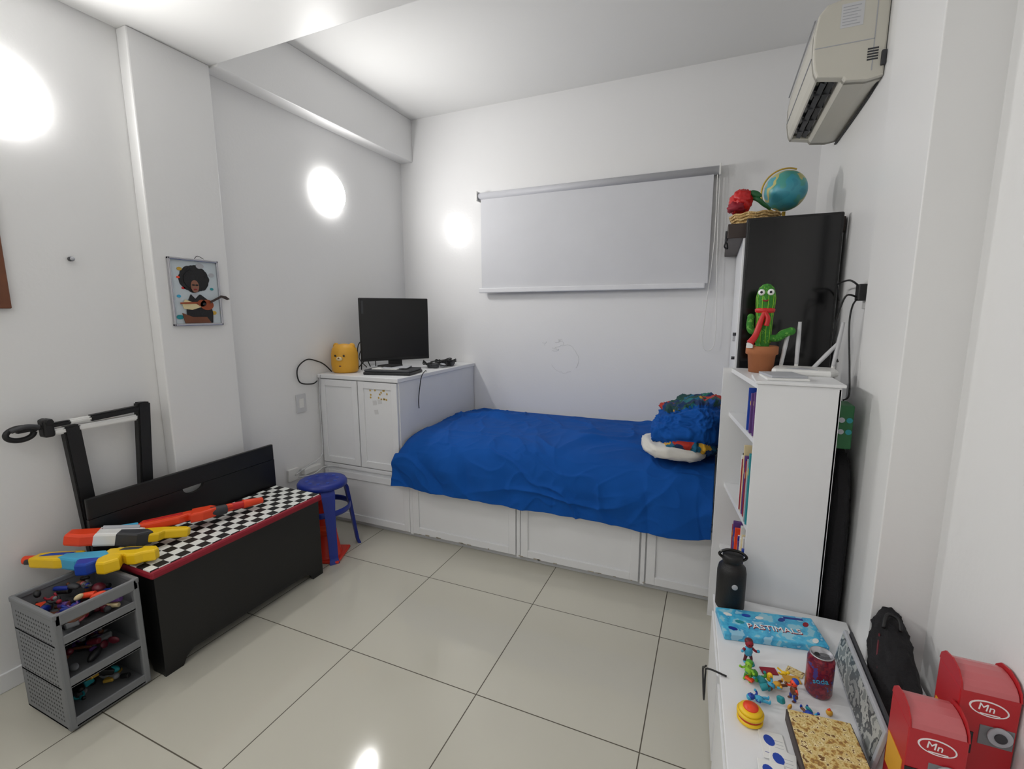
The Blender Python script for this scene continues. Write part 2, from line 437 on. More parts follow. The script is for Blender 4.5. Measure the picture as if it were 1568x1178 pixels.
blob(b,(-.118,2.665,.845),(.178,.300,.128),'quilt',.015,5,.66,-3,seg=190,seed=8,fn=pat,shape=shp,post=groove)
b.done()

# ------------------------------------------------------------ cabinet top things
b=B('computer_monitor',(-2.13,2.80,1.045),(0,0,math.radians(53)))
b.bx(-.25,.25,-.012,.012,.065,.51,'black_matte',.006)
b.bx(-.243,.243,-.0145,-.010,.085,.503,'black_screen',.001)
b.bx(-.15,.15,.01,.045,.16,.42,'black_matte',.012)
b.bx(-.05,.05,.015,.04,.005,.3,'black_matte',.006)
b.lathe([(0,0),(.12,0),(.12,.008),(.10,.014),(0,.016)],'black_matte',(0,.02,.0005),sc=(1,.8,1))
b.bx(-.235,-.222,-.0155,-.014,.40,.49,'dark_grey',0)
b.done()
b=B('yellow_piggy_bank',(-2.335,2.50,1.0455),(0,0,math.radians(18)))
b.lathe([(0,0),(.074,0),(.088,.01),(.092,.06),(.090,.13),(.082,.165),(.060,.188),(.02,.196),(0,.197)],'mustard',sc=(1,.85,1))
for s in (-1,1):
    b.sph((s*.056,0,.18),(.022,.014,.022),'mustard');b.sph((s*.03,-.077,.12),(.007,.004,.007),'black_matte')
b.sph((0,-.084,.10),(.022,.01,.014),'cream');b.sph((0,-.094,.105),(.006,.004,.005),'brown_wood')
b.sph((0,-.074,.05),(.01,.006,.006),'brown_wood')
b.done()
b=B('laptop',(-1.98,2.575,1.0455),(0,0,math.radians(12)))
b.bx(-.17,.16,-.11,.11,0,.018,'black_matte',.005).bx(-.165,.155,-.105,.105,.019,.034,'dark_grey',.005)
b.bx(-.12,.06,-.085,.07,.034,.040,'white_plastic',.001).bx(-.07,.10,-.06,.09,.040,.045,'light_grey',.001,rot=(0,0,.2)).bx(-.11,.02,-.02,.09,.045,.053,'black_matte',.002,rot=(0,0,-.3))
b.done()
b=B('computer_cables')
random.seed(21)
for i in range(7):
    cx=-1.90+random.uniform(-.04,.03);cy=3.08+random.uniform(-.16,.12);pts=[]
    for a in range(9):
        an=a*1.1+i;rr=random.uniform(.03,.07)
        pts.append((cx+rr*math.cos(an),cy+rr*math.sin(an),1.052+random.uniform(0,.045)))
    b.tube(pts,.0045,'black_matte',seg=7,n=4)
for x,y in ((-1.90,2.93),(-1.87,3.1),(-1.92,3.2)): b.bx(x-.04,x+.04,y-.02,y+.025,1.047,1.047+.035,'dark_grey',.008)
b.sph((-1.86,3.0,1.062),(.03,.022,.015),'light_grey')
b.done()
b=B('charging_cable')
b.tube([(-1.82,2.72,1.050),(-1.80,2.68,1.058),(-1.778,2.60,1.03),(-1.786,2.58,.93),(-1.783,2.565,.87),(-1.785,2.57,.82)],.003,'black_matte',seg=6)
b.done()
b=B('power_cable')
b.tube([(-2.42,2.46,1.05),(-2.44,2.42,1.10),(-2.44,2.36,1.13),(-2.44,2.27,1.15),(-2.44,2.19,1.10),(-2.44,2.20,1.01),(-2.44,2.30,.985),(-2.44,2.345,1.0)],.0042,'black_matte',seg=7)
b.done()
b=B('speaker_wires')
b.tube([(-2.35,2.65,1.05),(-2.37,2.68,1.22),(-2.3,2.72,1.27),(-2.28,2.74,1.2),(-2.36,2.85,1.05)],.0038,'black_matte',seg=7)
b.tube([(-2.30,2.62,1.05),(-2.32,2.66,1.20),(-2.38,2.72,1.24),(-2.40,2.78,1.15),(-2.37,2.8,1.05)],.0038,'black_matte',seg=7)
b.tube([(-2.34,2.62,1.05),(-2.26,2.66,1.16),(-2.34,2.70,1.21),(-2.42,2.74,1.12),(-2.37,2.76,1.05)],.0034,'black_matte',seg=7)
b.done()
b=B('wall_outlet')
b.bx(XL,XL+.01,2.17,2.245,.81,.93,'white_shade',.003).bx(XL+.009,XL+.013,2.19,2.225,.84,.90,'white_plastic',.002)
b.bx(XL,XL+.02,2.06,2.14,.38,.46,'white_plastic',.004);b.bx(XL+.012,XL+.05,2.16,2.30,.40,.44,'white_plastic',.006)
b.tube([(XL+.03,2.10,.42),(XL+.05,2.2,.46),(XL+.06,2.30,.5),(XL+.03,2.34,.62),(XL+.02,2.35,.85),(XL+.03,2.352,1.0),(XL+.04,2.35,1.04)],.003,'white_shade',seg=6)
b.tube([(XL+.03,2.12,.40),(XL+.08,2.2,.40),(XL+.1,2.28,.43),(XL+.16,2.345,.42)],.003,'white_shade',seg=6)
b.done()

# ------------------------------------------------------------ stool + cone
b=B('plastic_stool',(-2.125,2.03,0),(0,0,math.radians(12)))
b.lathe([(0,.452),(.045,.452),(.05,.457),(.118,.459),(.134,.455),(.142,.442),(.142,.425),(.136,.425),(.134,.44),(.12,.447),(0,.446)],'navy')
for q in range(4):
    a=math.radians(45+90*q);c,s_=math.cos(a),math.sin(a);tx,ty=-s_,c
    t=bmesh.new();rows=[]
    for zz,rr,w,th in ((.445,.115,.042,.018),(.40,.142,.04,.018),(.30,.158,.032,.018),(.15,.178,.027,.017),(.03,.194,.025,.016),(0,.206,.03,.02)):
        rows.append([t.verts.new(((rr+d*th)*c+e*w*tx,(rr+d*th)*s_+e*w*ty,zz)) for d,e in ((0,-1),(0,1),(-1,.8),(-1,-.8))])
    for r0,r1 in zip(rows,rows[1:]):
        for k in range(4): t.faces.new((r0[k],r0[(k+1)%4],r1[(k+1)%4],r1[k]))
    t.faces.new(rows[0]);t.faces.new(rows[-1][::-1]);bmesh.ops.recalc_face_normals(t,faces=t.faces)
    bmesh.ops.bevel(t,geom=t.edges[:],offset=.003,segments=2,affect='EDGES')
    b.merge(t,'navy')
pr=[(.150+.006*math.cos(x),.285+.018*math.sin(x)) for x in [i*math.pi/6 for i in range(13)]]
b.lathe(pr,'navy')
for k in range(10):
    a=k*math.pi/5;b.cyl((.085*math.cos(a),.085*math.sin(a),.455),(.085*math.cos(a),.085*math.sin(a),.4605),.010,'blue',seg=12)
b.done()
b=B('traffic_cone',(-2.075,1.985,0),(0,0,.4))
b.bx(-.105,.105,-.105,.105,0,.018,'cone_red',.008)
b.lathe([(.088,.016),(.080,.03),(.062,.14),(.045,.25),(.030,.37),(.022,.40),(0,.402)],'cone_red')
b.lathe([(.0605,.15),(.0625,.15),(.0535,.21),(.0515,.21)],'orange')
b.done()

# ------------------------------------------------------------ toy chest bench
cy=1.41
b=B('storage_bench',(-2.12,cy,0))
pts=[(-.415,0),(-.345,0),(-.33,.03),(-.30,.05),(.30,.05),(.33,.03),(.345,0),(.415,0),(.415,.43),(-.415,.43)]
b.poly(pts,.018,'black_wood',T(.152,0,0)@FX,bev=.002)
b.poly(pts,.018,'black_wood',T(-.19,0,0)@FX,bev=.002)
for s in (-1,1):
    y=s*.405
    b.poly([(-.18,0),(-.12,0),(-.1,.045),(.07,.045),(.09,0),(.155,0),(.155,.43),(-.18,.43)],.018,'black_wood',T(0,y+.009,0)@FY,bev=.002)
b.bx(-.18,.155,-.40,.40,.05,.065,'black_wood',.002)
b.bx(-.165,.185,-.43,.43,.43,.462,'dark_red',.010)
b.bx(-.160,.172,-.425,.425,.455,.4655,'checker',.002)
b.bx(-.195,-.177,-.44,.44,.02,.584,'black_wood',.0)
b.bx(-.195,-.177,-.44,.44,.616,.705,'black_wood',.004)
def strip(sgn):
    P=[(-.02+.05*math.cos(a),.616+.032*math.sin(a)) for a in [(-math.pi/2)+sgn*i*math.pi/20 for i in range(11)]]
    E=sgn*.44
    b.poly(P+[(E,.616),(E,.584)],.018,'black_wood',T(-.195,0,0)@FX)
strip(1);strip(-1)
b.done()

# ------------------------------------------------------------ grey 3-tier organiser
b=B('plastic_organizer')
x0,x1,y0,y1=-2.262,-1.975,.70,.955
k='grey_plastic'
for z in (.012,.165,.325):
    b.bx(x0,x1,y0,y1,z,z+.012,k,.003)
    b.bx(x1-.008,x1,y0,y1,z,z+.038,k,.004)
for y in (y0,y1-.008):
    b.bx(x0,x1,y,y+.008,.012,.445,k,.003)
b.bx(x0,x0+.008,y0,y1,.012,.445,k,.003)
for y in (y0,y1-.02): b.bx(x1-.018,x1+.002,y-.001,y+.021,.01,.45,k,.005)
b.bx(x1-.012,x1+.002,y0,y1,.405,.45,k,.006)
b.bx(x0-.003,x1+.003,y0-.003,y0+.012,.43,.452,k,.005).bx(x0-.003,x1+.003,y1-.012,y1+.003,.43,.452,k,.005).bx(x0-.003,x0+.012,y0,y1,.43,.452,k,.005)
for xx in (x0+.02,x1-.03):
    for yy in (y0+.015,y1-.03): b.bx(xx,xx+.02,yy,yy+.015,0,.02,k,.002)
for i in range(14):
    for j in range(22):
        xx=x0+.03+i*.017;zz=.04+j*.0172
        b.bx(xx,xx+.006,y0-.0006,y0+.002,zz,zz+.006,'dark_grey',0)
b.done()
def clutter(name,xr,yr,z,n,seed,ks,sz=(.02,.06),hh=.05):
    random.seed(seed);b=B(name)
    for i in range(n):
        x=random.uniform(*xr);y=random.uniform(*yr);s1=random.uniform(*sz);s2=s1*random.uniform(.3,.8);s3=random.uniform(.008,.025)
        k=random.choice(ks);zz=z+s3+.002+random.random()**1.5*hh
        rt=(random.uniform(-.5,.5),random.uniform(-.5,.5),random.uniform(0,3))
        c=i%4
        if c==0: b.bx(x-s1/2,x+s1/2,y-s2/2,y+s2/2,zz-s3/2,zz+s3/2,k,.004,rot=rt)
        elif c==1: b.sph((x,y,zz),(s1*.4,s2*.4,s3*.7),k,16,rot=rt)
        elif c==2:
            b.sph((x,y,zz),(s1*.3,s1*.2,s1*.2),k,14);b.sph((x+s1*.35,y,zz+.004),s1*.18,random.choice(ks),14)
            for q in (-1,1): b.tube([(x,y,zz),(x-s1*.3,y+q*s1*.3,zz),(x-s1*.6,y+q*s1*.35,zz+.005)],s1*.09,k,seg=7,n=3)
        else: b.cyl((x-s1*.5,y-s2*.3,zz),(x+s1*.4,y+s2*.4,zz+.006),s3*.5,k,seg=14,bev=.002)
    return b.done()
TK=['dark_red','orange','brown_wood','black_matte','dark_grey','purple','navy','pink','cream','dark_grey','black_matte','dark_grey','maroon','grey_plastic']
clutter('toy_pile',(x0+.045,x1-.045),(y0+.045,y1-.045),.338,64,31,TK,sz=(.03,.07),hh=.085)
KK=['dark_grey','purple','maroon','black_matte','grey_plastic','brown_wood','navy','dark_grey']
clutter('toy_pile',(x0+.055,x1-.055),(y0+.055,y1-.055),.178,30,32,KK,sz=(.03,.08),hh=.045)
clutter('toy_pile',(x0+.055,x1-.055),(y0+.055,y1-.055),.025,30,33,['dark_grey','black_matte','grey_plastic','teal','gold','brown_wood','black_matte'],sz=(.03,.08),hh=.045)

# ------------------------------------------------------------ toy guns
def gunmx(p0,p1,roll=0):
    p0=Vector(p0);p1=Vector(p1);x=(p1-p0).normalized();up=Vector((0,0,1));y=up.cross(x).normalized();z=x.cross(y)
    m=Matrix((x,y,z)).transposed().to_4x4();m.translation=p0
    return m@RX(roll),(p1-p0).length
m,L=gunmx((-2.255,.975,.558),(-2.085,1.61,.497))
b=B('water_gun')
b.cyl((0,0,0),(.07,0,0),.022,'dark_grey',bev=.003).cyl((.01,0,0),(.03,0,0),.026,'dark_red',bev=.002)
b.cyl((.06,0,0),(.13,0,0),.024,'sky',r1=.020,bev=.002)
b.poly([(.11,-.03),(.15,.024),(.33,.028),(.36,.012),(.50,.010),(.50,-.016),(.42,-.02),(.40,-.03),(.33,-.028),(.31,-.02),(.27,-.035)],.036,'orange',T(0,0,-.018),bev=.008)
b.poly([(.13,-.01),(.16,.010),(.30,.014),(.29,-.012)],.040,'red',T(0,0,-.020),bev=.004)
b.poly([(.31,-.045),(.34,.034),(.42,.03),(.44,-.01),(.42,-.03),(.36,-.048)],.044,'orange',T(0,0,-.022),bev=.008)
b.cyl((.45,0,0),(.60,.002,0),.018,'red',bev=.003).cyl((.55,.002,0),(.645,.002,0),.022,'orange',r1=.015,bev=.003).cyl((.40,-.012,0),(.47,-.012,0),.023,'dark_grey',bev=.003)
o=b.done();o.matrix_world=m
m,L=gunmx((-2.30,.90,.575),(-2.07,1.235,.492))
b=B('toy_blaster')
b.poly([(-.01,-.025),(0,.03),(.10,.035),(.12,.0),(.11,-.04),(.04,-.045)],.05,'orange',T(0,0,-.025),bev=.010)
b.poly([(.08,-.045),(.09,.038),(.20,.03),(.24,.01),(.24,-.03),(.17,-.05)],.055,'white_plastic',T(0,0,-.0275),bev=.010)
b.poly([(.15,-.05),(.16,-.005),(.25,-.01),(.27,-.04),(.22,-.07)],.06,'dark_grey',T(0,0,-.03),bev=.008)
b.poly([(.22,-.03),(.23,.02),(.30,.03),(.385,.025),(.40,.01),(.39,-.012),(.31,-.018),(.29,-.045),(.26,-.05)],.04,'yellow',T(0,0,-.02),bev=.008)
b.cyl((.10,.015,.028),(.22,.01,.028),.01,'light_grey',bev=.002)
o=b.done();o.matrix_world=m
m,L=gunmx((-2.37,.815,.50),(-1.985,1.035,.502))
b=B('toy_blaster')
b.poly([(-.01,-.01),(.0,.035),(.06,.04),(.16,.036),(.18,.0),(.16,-.03),(.09,-.028),(.04,-.018)],.044,'yellow',T(0,0,-.022),bev=.008)
b.poly([(.10,-.022),(.11,.012),(.25,.018),(.28,-.01),(.27,-.045),(.18,-.05)],.052,'sky',T(0,0,-.026),bev=.009)
b.poly([(.19,-.05),(.20,.0),(.27,-.0),(.28,-.05),(.25,-.09),(.21,-.09)],.048,'blue',T(0,0,-.024),bev=.008)
b.poly([(.25,-.01),(.25,.035),(.32,.045),(.42,.04),(.44,.02),(.44,-.005),(.40,-.015),(.38,-.03),(.35,-.03),(.33,-.018),(.28,-.028)],.046,'yellow',T(0,0,-.023),bev=.008)
b.poly([(.26,-.05),(.27,-.018),(.33,-.022),(.345,-.06),(.31,-.09),(.28,-.085)],.05,'yellow',T(0,0,-.025),bev=.008)
b.cyl((-.05,.02,0),(.01,.02,0),.016,'orange',bev=.003).cyl((-.03,.002,.0),(.02,.002,0),.01,'dark_grey')
b.poly([(.02,.0),(.05,.02),(.14,.018),(.12,.002)],.05,'blue',T(0,0,-.025),bev=.003)
b.poly([(.30,.01),(.31,.03),(.38,.028),(.37,.012)],.052,'dark_grey',T(0,0,-.026),bev=.003)
o=b.done();o.matrix_world=m

# ------------------------------------------------------------ folded black frame stand behind the bench
b=B('folding_stand')
X=-2.395
def flat(p0,p1,w,th,k):
    p0=Vector(p0);p1=Vector(p1);d=p1-p0;t=bmesh.new();bmesh.ops.create_cube(t,size=1)
    bmesh.ops.scale(t,vec=(th,w,d.length),verts=t.verts);bmesh.ops.bevel(t,geom=t.edges[:],offset=.006,segments=2,affect='EDGES')
    ang=math.atan2(d.y,d.z)
    mx=T(*((p0+p1)/2))@Matrix.Rotation(-ang,4,'X')@Matrix.Rotation(math.atan2(d.x,math.hypot(d.y,d.z)),4,'Y')
    b.merge(t,k,mx)
flat((X,1.045,0.0),(X,.995,1.0),.056,.04,'black_matte')
flat((X,1.19,0.0),(X,1.265,1.05),.052,.04,'black_matte')
flat((X,.935,.985),(X,1.235,.985),.026,.034,'white_plastic')
flat((X,1.06,1.016),(X,1.27,1.025),.026,.036,'black_matte')
flat((X,.99,1.015),(X,1.07,1.016),.020,.03,'white_plastic')
flat((X,.83,1.012),(X,1.0,1.014),.018,.03,'black_matte')
b.bx(X-.024,X+.024,.905,.940,.970,1.042,'black_matte',.008)
b.cyl((X-.03,.925,1.03),(X+.03,.925,1.03),.012,'black_matte',bev=.002)
ring=[(X,.845+.040*math.cos(i*math.pi/6),1.0+.024*math.sin(i*math.pi/6)) for i in range(13)]
b.tube(ring,.010,'black_matte',seg=8,n=3)
b.tube([(X+.03,.89,1.02),(X+.035,.85,1.03),(X+.03,.81,1.02)],.009,'dark_grey',seg=8)
flat((X,1.05,.35),(X,1.21,.35),.03,.03,'black_matte')
b.done()

# ------------------------------------------------------------ picture on the column
b=B('framed_picture',(-2.384,1.553,1.553))
W,Hh=.122,.163
b.poly([(-W+.005,-Hh+.005),(W-.005,-Hh+.005),(W-.005,Hh-.005),(-W+.005,Hh-.005)],.006,'poster_bg',T(0,0,0)@FX)
for a in ((-W,W,Hh-.012,Hh),(-W,W,-Hh,-Hh+.012)): b.bx(0,.016,a[0],a[1],a[2],a[3],'metal',.003)
for a in ((-W,-W+.010),(W-.010,W)): b.bx(0,.016,a[0],a[1],-Hh,Hh,'metal',.003)
def pl(pts,k,d): b.poly(pts,.0015,k,T(.006+d,0,0)@FX)
random.seed(9)
for i in range(18):
    a=i*.349;pl(ell(-.003+.048*math.cos(a),.066+.040*math.sin(a),.022+.012*random.random(),.022+.01*random.random(),14),'black_matte',.0005*(i%3))
pl(ell(-.003,.062,.054,.048),'black_matte',.003)
pl(ell(-.006,.030,.020,.030),'skin',.005)
pl(ell(-.014,.036,.007,.004),'black_matte',.007);pl(ell(.003,.036,.007,.004),'black_matte',.007);pl(ell(-.006,.015,.008,.0025),'dark_red',.007)
pl([(-.06,-.15),(-.055,-.06),(-.03,-.01),(.02,-.01),(.06,-.04),(.075,-.10),(.07,-.15)],'black_matte',.003)
pl([(-.075,-.06),(-.06,-.035),(-.02,-.05),(.02,-.07),(-.03,-.085),(-.07,-.08)],'cream',.0045)
pl([(-.08,-.10),(-.03,-.12),(.04,-.12),(.06,-.15),(-.07,-.15)],'brown_wood',.0045)
pl([(-.03,-.008),(-.01,-.03),(.012,-.008)],'light_grey',.0045)
pl(ell(.045,-.060,.034,.026),'guitar_wood',.006);pl(ell(.02,-.052,.022,.017),'guitar_wood',.006)
pl(ell(.03,-.056,.008,.007),'black_matte',.008)
pl([(-.085,-.058),(-.085,-.050),(.01,-.045),(.01,-.054)],'guitar_wood',.0065)
pl([(.06,-.052),(.12,-.022),(.150,-.034),(.165,-.028),(.145,-.014),(.12,-.010),(.06,-.040)],'dark_brown',.013)
for c,r,k in (((-.08,.07),.008,'orange'),((-.085,-.02),.01,'sky'),((.085,.09),.014,'light_grey'),((-.07,.11),.012,'gold'),((.08,-.1),.014,'gold'),((-.06,.02),.009,'red'),((.08,.02),.009,'teal'),((.055,-.12),.016,'light_grey'),((.03,.13),.02,'light_grey'),((-.09,-.12),.016,'teal')):
    pl(ell(c[0],c[1],r,r*.7,14),k,.001)
b.tube([(.012,-.0,.155),(.012,.02,.178),(.012,.05,.166)],.0015,'black_matte',seg=5)
b.done()
b=B('picture_frame_wood')
b.bx(XL+.001,XL+.022,.40,.895,1.47,1.905,'brown_wood',.004).bx(XL+.02,XL+.024,.44,.855,1.51,1.865,'cream',.001)
b.done()
b=B('wall_hook');b.cyl((XL,1.10,1.673),(XL+.02,1.10,1.673),.009,'dark_grey',bev=.002).sph((XL+.02,1.10,1.673),.008,'light_grey');b.cyl((XL,.90,2.03),(XL+.004,.90,2.03),.003,'dark_grey');b.done()

# ------------------------------------------------------------ AC unit
b=B('air_conditioner')
Y0,Y1=2.225,2.965
P=[(.508,2.575),(.36,2.58),(.315,2.57),(.290,2.54),(.281,2.48),(.282,2.40),(.290,2.35),(.300,2.328),(.306,2.326),(.312,2.345),(.375,2.335),(.383,2.312),(.392,2.300),(.46,2.292),(.508,2.30)]
t=bmesh.new();A=[t.verts.new((x,Y0+.02,z)) for x,z in P];C=[t.verts.new((x,Y1,z)) for x,z in P]
t.faces.new(A);t.faces.new(C[::-1])
for i in range(len(P)): t.faces.new((A[i],C[i],C[(i+1)%len(P)],A[(i+1)%len(P)]))
bmesh.ops.recalc_face_normals(t,faces=t.faces);b.merge(t,'ac_plastic')
P2=[p for p in P if p not in ((.312,2.345),(.375,2.335))]
b.poly(P2,.045,'ac_plastic',T(0,Y0+.045,0)@FY,bev=.006)
b.poly(P2,.045,'ac_plastic',T(0,Y1+.005,0)@FY,bev=.006)
b.poly([(.311,2.344),(.376,2.334),(.376,2.331),(.311,2.341)],Y1-Y0-.09,'black_gloss',T(0,Y1-.045,0)@FY)
for xa in (.322,.348):
    b.poly([(xa,2.330),(xa+.018,2.322),(xa+.018,2.319),(xa,2.327)],Y1-Y0-.12,'dark_grey',T(0,Y1-.06,0)@FY)
for i in range(4):
    y=Y0+.16+i*.14;b.bx(.314,.374,y,y+.003,2.320,2.338,'dark_grey',0)
b.bx(.2785,.283,Y0+.03,Y1-.03,2.405,2.409,'light_grey',0).bx(.279,.285,Y0+.02,Y1-.02,2.535,2.538,'light_grey',0)
b.poly([(.36,2.48),(.43,2.48),(.43,2.56),(.36,2.56)],.001,'white_shade',T(0,Y0,0)@FY)
for i in range(7): b.poly([(.365,2.488+i*.01),(.42-.01*(i%2),2.488+i*.01),(.42-.01*(i%2),2.4905+i*.01),(.365,2.4905+i*.01)],.0015,'light_grey',T(0,Y0,0)@FY)
b.poly([(.285,2.425),(.47,2.425),(.47,2.428),(.285,2.428)],.001,'light_grey',T(0,Y0,0)@FY)
b.poly([(.468,2.32),(.471,2.32),(.471,2.57),(.468,2.57)],.001,'light_grey',T(0,Y0,0)@FY)
for i in range(5): b.poly([(.452,2.355+i*.009),(.485,2.355+i*.009),(.485,2.36+i*.009),(.452,2.36+i*.009)],.0015,'dark_grey',T(0,Y0,0)@FY)
b.bx(.494,.509,Y0-.012,Y0+.03,2.33,2.38,'dark_grey',.003).bx(.495,.509,Y0-.004,Y1,2.575,2.59,'dark_grey',.002)
b.tube([(.505,Y0+.02,2.31),(.505,2.4,2.292),(.505,2.8,2.288),(.505,Y1,2.29)],.005,'black_matte',seg=6)
b.done()

# ------------------------------------------------------------ tall cabinet, TV, globe, basket
b=B('tall_cabinet')
b.bx(.10,.50,2.56,YW-.006,.402,1.80,'white_lacquer',.003)
b.bx(.03,.505,2.555,YW-.006,1.80,1.868,'dark_brown',.004)
shaker_front(b,.11,.49,.45,1.78,2.551)
b.bx(.088,.101,2.70,2.72,1.30,1.34,'metal',.003)
b.bx(.02,.03,2.58,2.66,1.79,1.84,'dark_grey',.003)
for i,z in enumerate((1.34,1.22)): b.cyl((.085,2.62,z),(.10,2.62,z),.008,'dark_grey')
b.tube([(.03,2.6,1.80),(.02,2.60,1.77),(.035,2.62,1.76),(.03,2.64,1.79)],.004,'black_matte',seg=6)
b.done()
b=B('television')
b.bx(.108,.485,2.49,2.535,.402,1.877,'black_matte',.006).bx(.118,.475,2.487,2.492,.415,1.867,'black_gloss',.001)
b.bx(.20,.40,2.53,2.548,.8,1.5,'black_matte',.008)
b.done()
b=B('globe',(.285,2.80,1.869))
b.lathe([(0,0),(.06,0),(.06,.008),(.02,.018),(.008,.03),(.008,.08),(0,.08)],'gold')
b.sph((0,0,.180),.096,'globe_map',48,rot=(.3,.35,0))
arc=[(.107*math.cos(a),0,.180+.107*math.sin(a)) for a in [math.radians(-90+i*15-23) for i in range(0,-13,-1)]]
b.tube(arc,.004,'gold',seg=8,n=3)
b.done()
b=B('wicker_basket',(.15,2.68,1.869))
b.lathe([(0,.0),(.085,.0),(.10,.025),(.112,.045),(.106,.047),(.094,.025),(.08,.008),(0,.008)],'wicker')
for z,r in ((.010,.091),(.024,.102),(.036,.108),(.047,.112)):
    b.tube([(r*math.cos(i*math.pi/10),r*math.sin(i*math.pi/10),z+.003*(-1)**i) for i in range(21)],.005,'wicker',seg=7,n=3)
b.done()
b=B('red_fabric_rose',(.085,2.69,1.917))
blob(b,(0,0,.070),(.048,.045,.052),'red',.008,3,.9,0,seg=40,seed=3)
blob(b,(.005,-.03,.09),(.036,.03,.034),'red',.008,3,.9,20,seg=32,seed=6)
blob(b,(-.02,-.02,.045),(.040,.035,.024),'dark_red',.008,3,.9,0,seg=32,seed=9)
b.tube([(.04,-.01,.09),(.07,-.03,.075),(.10,-.02,.05),(.13,0,.03)],[.010,.011,.010,.006],'darkgreen',seg=8)
b.sph((.06,-.03,.10),(.03,.01,.015),'darkgreen',rot=(0,.5,0))
b.done()

# ------------------------------------------------------------ bookshelf
b=B('bookshelf')
def fx(y): return .147-(y-1.8)*.2077
ya,yb,xr=1.80,2.290,.392
b.bx(.147,xr,ya,ya+.018,0,1.205,'white_lacquer',.002)
b.bx(fx(yb-.02)-.004,xr,yb-.02,yb,0,1.205,'white_lacquer',.002)
b.bx(xr-.008,xr,ya,yb,0,1.2,'white_lacquer',.001)
for z in (.04,.36,.66,.99,1.187):
    b.poly([(fx(ya+.018)+.004,ya+.016),(xr-.006,ya+.016),(xr-.006,yb-.018),(fx(yb-.02)+.03,yb-.018)],.018,'white_lacquer',T(0,0,z))
b.bx(.140,xr+.01,ya-.008,ya+.2,1.2055,1.2155,'white_lacquer',.002)
b.done()
b=B('books')
random.seed(14)
for z,hm,ye in ((.379,.24,2.10),(.679,.27,2.02),(1.009,.165,1.94)):
    y=ya+.022
    while y<ye:
        w=random.uniform(.010,.026);h=hm*random.uniform(.72,1);x=fx(ya)+random.uniform(-.004,.012)-(y-ya)*.12
        k=random.choice(['navy','white_plastic','teal','dark_red','cream','black_matte','purple','blue','white_plastic','white_plastic','navy','light_grey','orange'])
        b.bx(x,x+.15,y,y+w-.001,z,z+h,k,.002)
        b.bx(x-.0005,x+.004,y+.002,y+w-.003,z+h*.7,z+h*.8,random.choice(['cream','yellow','white_plastic']),0)
        y+=w
b.done()

# cactus
b=B('dancing_cactus_toy',(.183,2.17,1.206),(0,0,math.radians(-6)))
b.lathe([(0,0),(.045,0),(.051,.07),(.060,.075),(.060,.105),(.053,.108),(.048,.10),(0,.098)],'terracotta')
b.lathe([(.024,.095),(.028,.14),(.029,.22),(.033,.29),(.034,.315),(.027,.340),(.014,.354),(0,.357)],'cactus_green',sc=(1,.85,1))
for i in range(10):
    a=i*math.pi/5;b.tube([(.0275*math.cos(a),.024*math.sin(a),.12),(.0295*math.cos(a),.0255*math.sin(a),.22),(.0345*math.cos(a),.0295*math.sin(a),.30),(.024*math.cos(a),.0205*math.sin(a),.343)],.0016,'lime',seg=5,n=3)
b.tube([(-.02,0,.165),(-.042,0,.168),(-.050,0,.19),(-.049,0,.222)],[.014,.015,.015,.013],'cactus_green',seg=12);b.sph((-.049,0,.224),.0135,'cactus_green')
b.tube([(.02,0,.14),(.05,-.005,.14),(.072,-.01,.158),(.095,-.012,.168)],[.014,.015,.017,.015],'cactus_green',seg=12);b.sph((.097,-.012,.169),.016,'cactus_green')
for s in (-1,1):
    b.sph((s*.0165,-.028,.322),.0125,'eye_white');b.sph((s*.0165,-.039,.322),.005,'black_matte')
b.tube([(-.010,-.0285,.292),(0,-.030,.287),(.010,-.0285,.292)],.0025,'dark_red',seg=6)
b.lathe([(.030,.240),(.036,.245),(.037,.255),(.031,.260)],'red',sc=(1,.86,1))
b.tube([(0,-.033,.245),(-.013,-.038,.20),(-.026,-.045,.15),(-.044,-.055,.12)],[.007,.011,.012,.014],'red',seg=8)
b.tube([(0,-.033,.245),(.013,-.038,.22),(.009,-.038,.19)],[.007,.009,.010],'red',seg=8)
b.bx(-.056,-.032,-.06,-.047,.10,.122,'white_plastic',.003)
b.done()
# router
b=B('wifi_router',(.318,2.09,1.2065),(0,0,math.radians(-8)))
b.poly([(-.10,-.05),(-.085,-.080),(.09,-.080),(.115,-.04),(.11,.06),(.09,.080),(-.07,.080),(-.095,.05)],.024,'white_plastic',T(0,0,.006),bev=.008)
b.poly([(-.05,-.080),(.0,-.02),(.05,-.080)],.004,'light_grey',T(0,.01,.029),bev=.001)
def ant(x,y,dx,dz):
    b.cyl((x,y,.015),(x+dx*.12,y,.015+dz*.12),.007,'white_plastic',bev=.002)
    b.tube([(x+dx*.1,y,.015+dz*.1),(x+dx*.6,y,.015+dz*.6),(x+dx,y,.015+dz)],[.007,.008,.006],'white_shade',seg=8)
ant(-.075,.07,.02,.16);ant(-.02,.075,.0,.19);ant(.03,.06,.080,.11);ant(.10,.06,.02,.19)
b.done()
b=B('paper_stack',(.22,1.90,1.216),(0,0,.1))
b.bx(-.05,.08,-.07,.07,0,.008,'white_plastic',.001).bx(-.045,.07,-.06,.07,.008,.016,'light_grey',.001,rot=(0,0,.15));b.done()
b=B('wall_socket_cables')
b.bx(.500,.512,2.07,2.15,1.46,1.57,'white_plastic',.003);b.bx(.472,.502,2.085,2.135,1.49,1.55,'black_matte',.004)
b.tube([(.48,2.11,1.54),(.45,2.12,1.565),(.44,2.25,1.56),(.47,2.4,1.55),(.49,2.47,1.5)],.0035,'black_matte',seg=6)
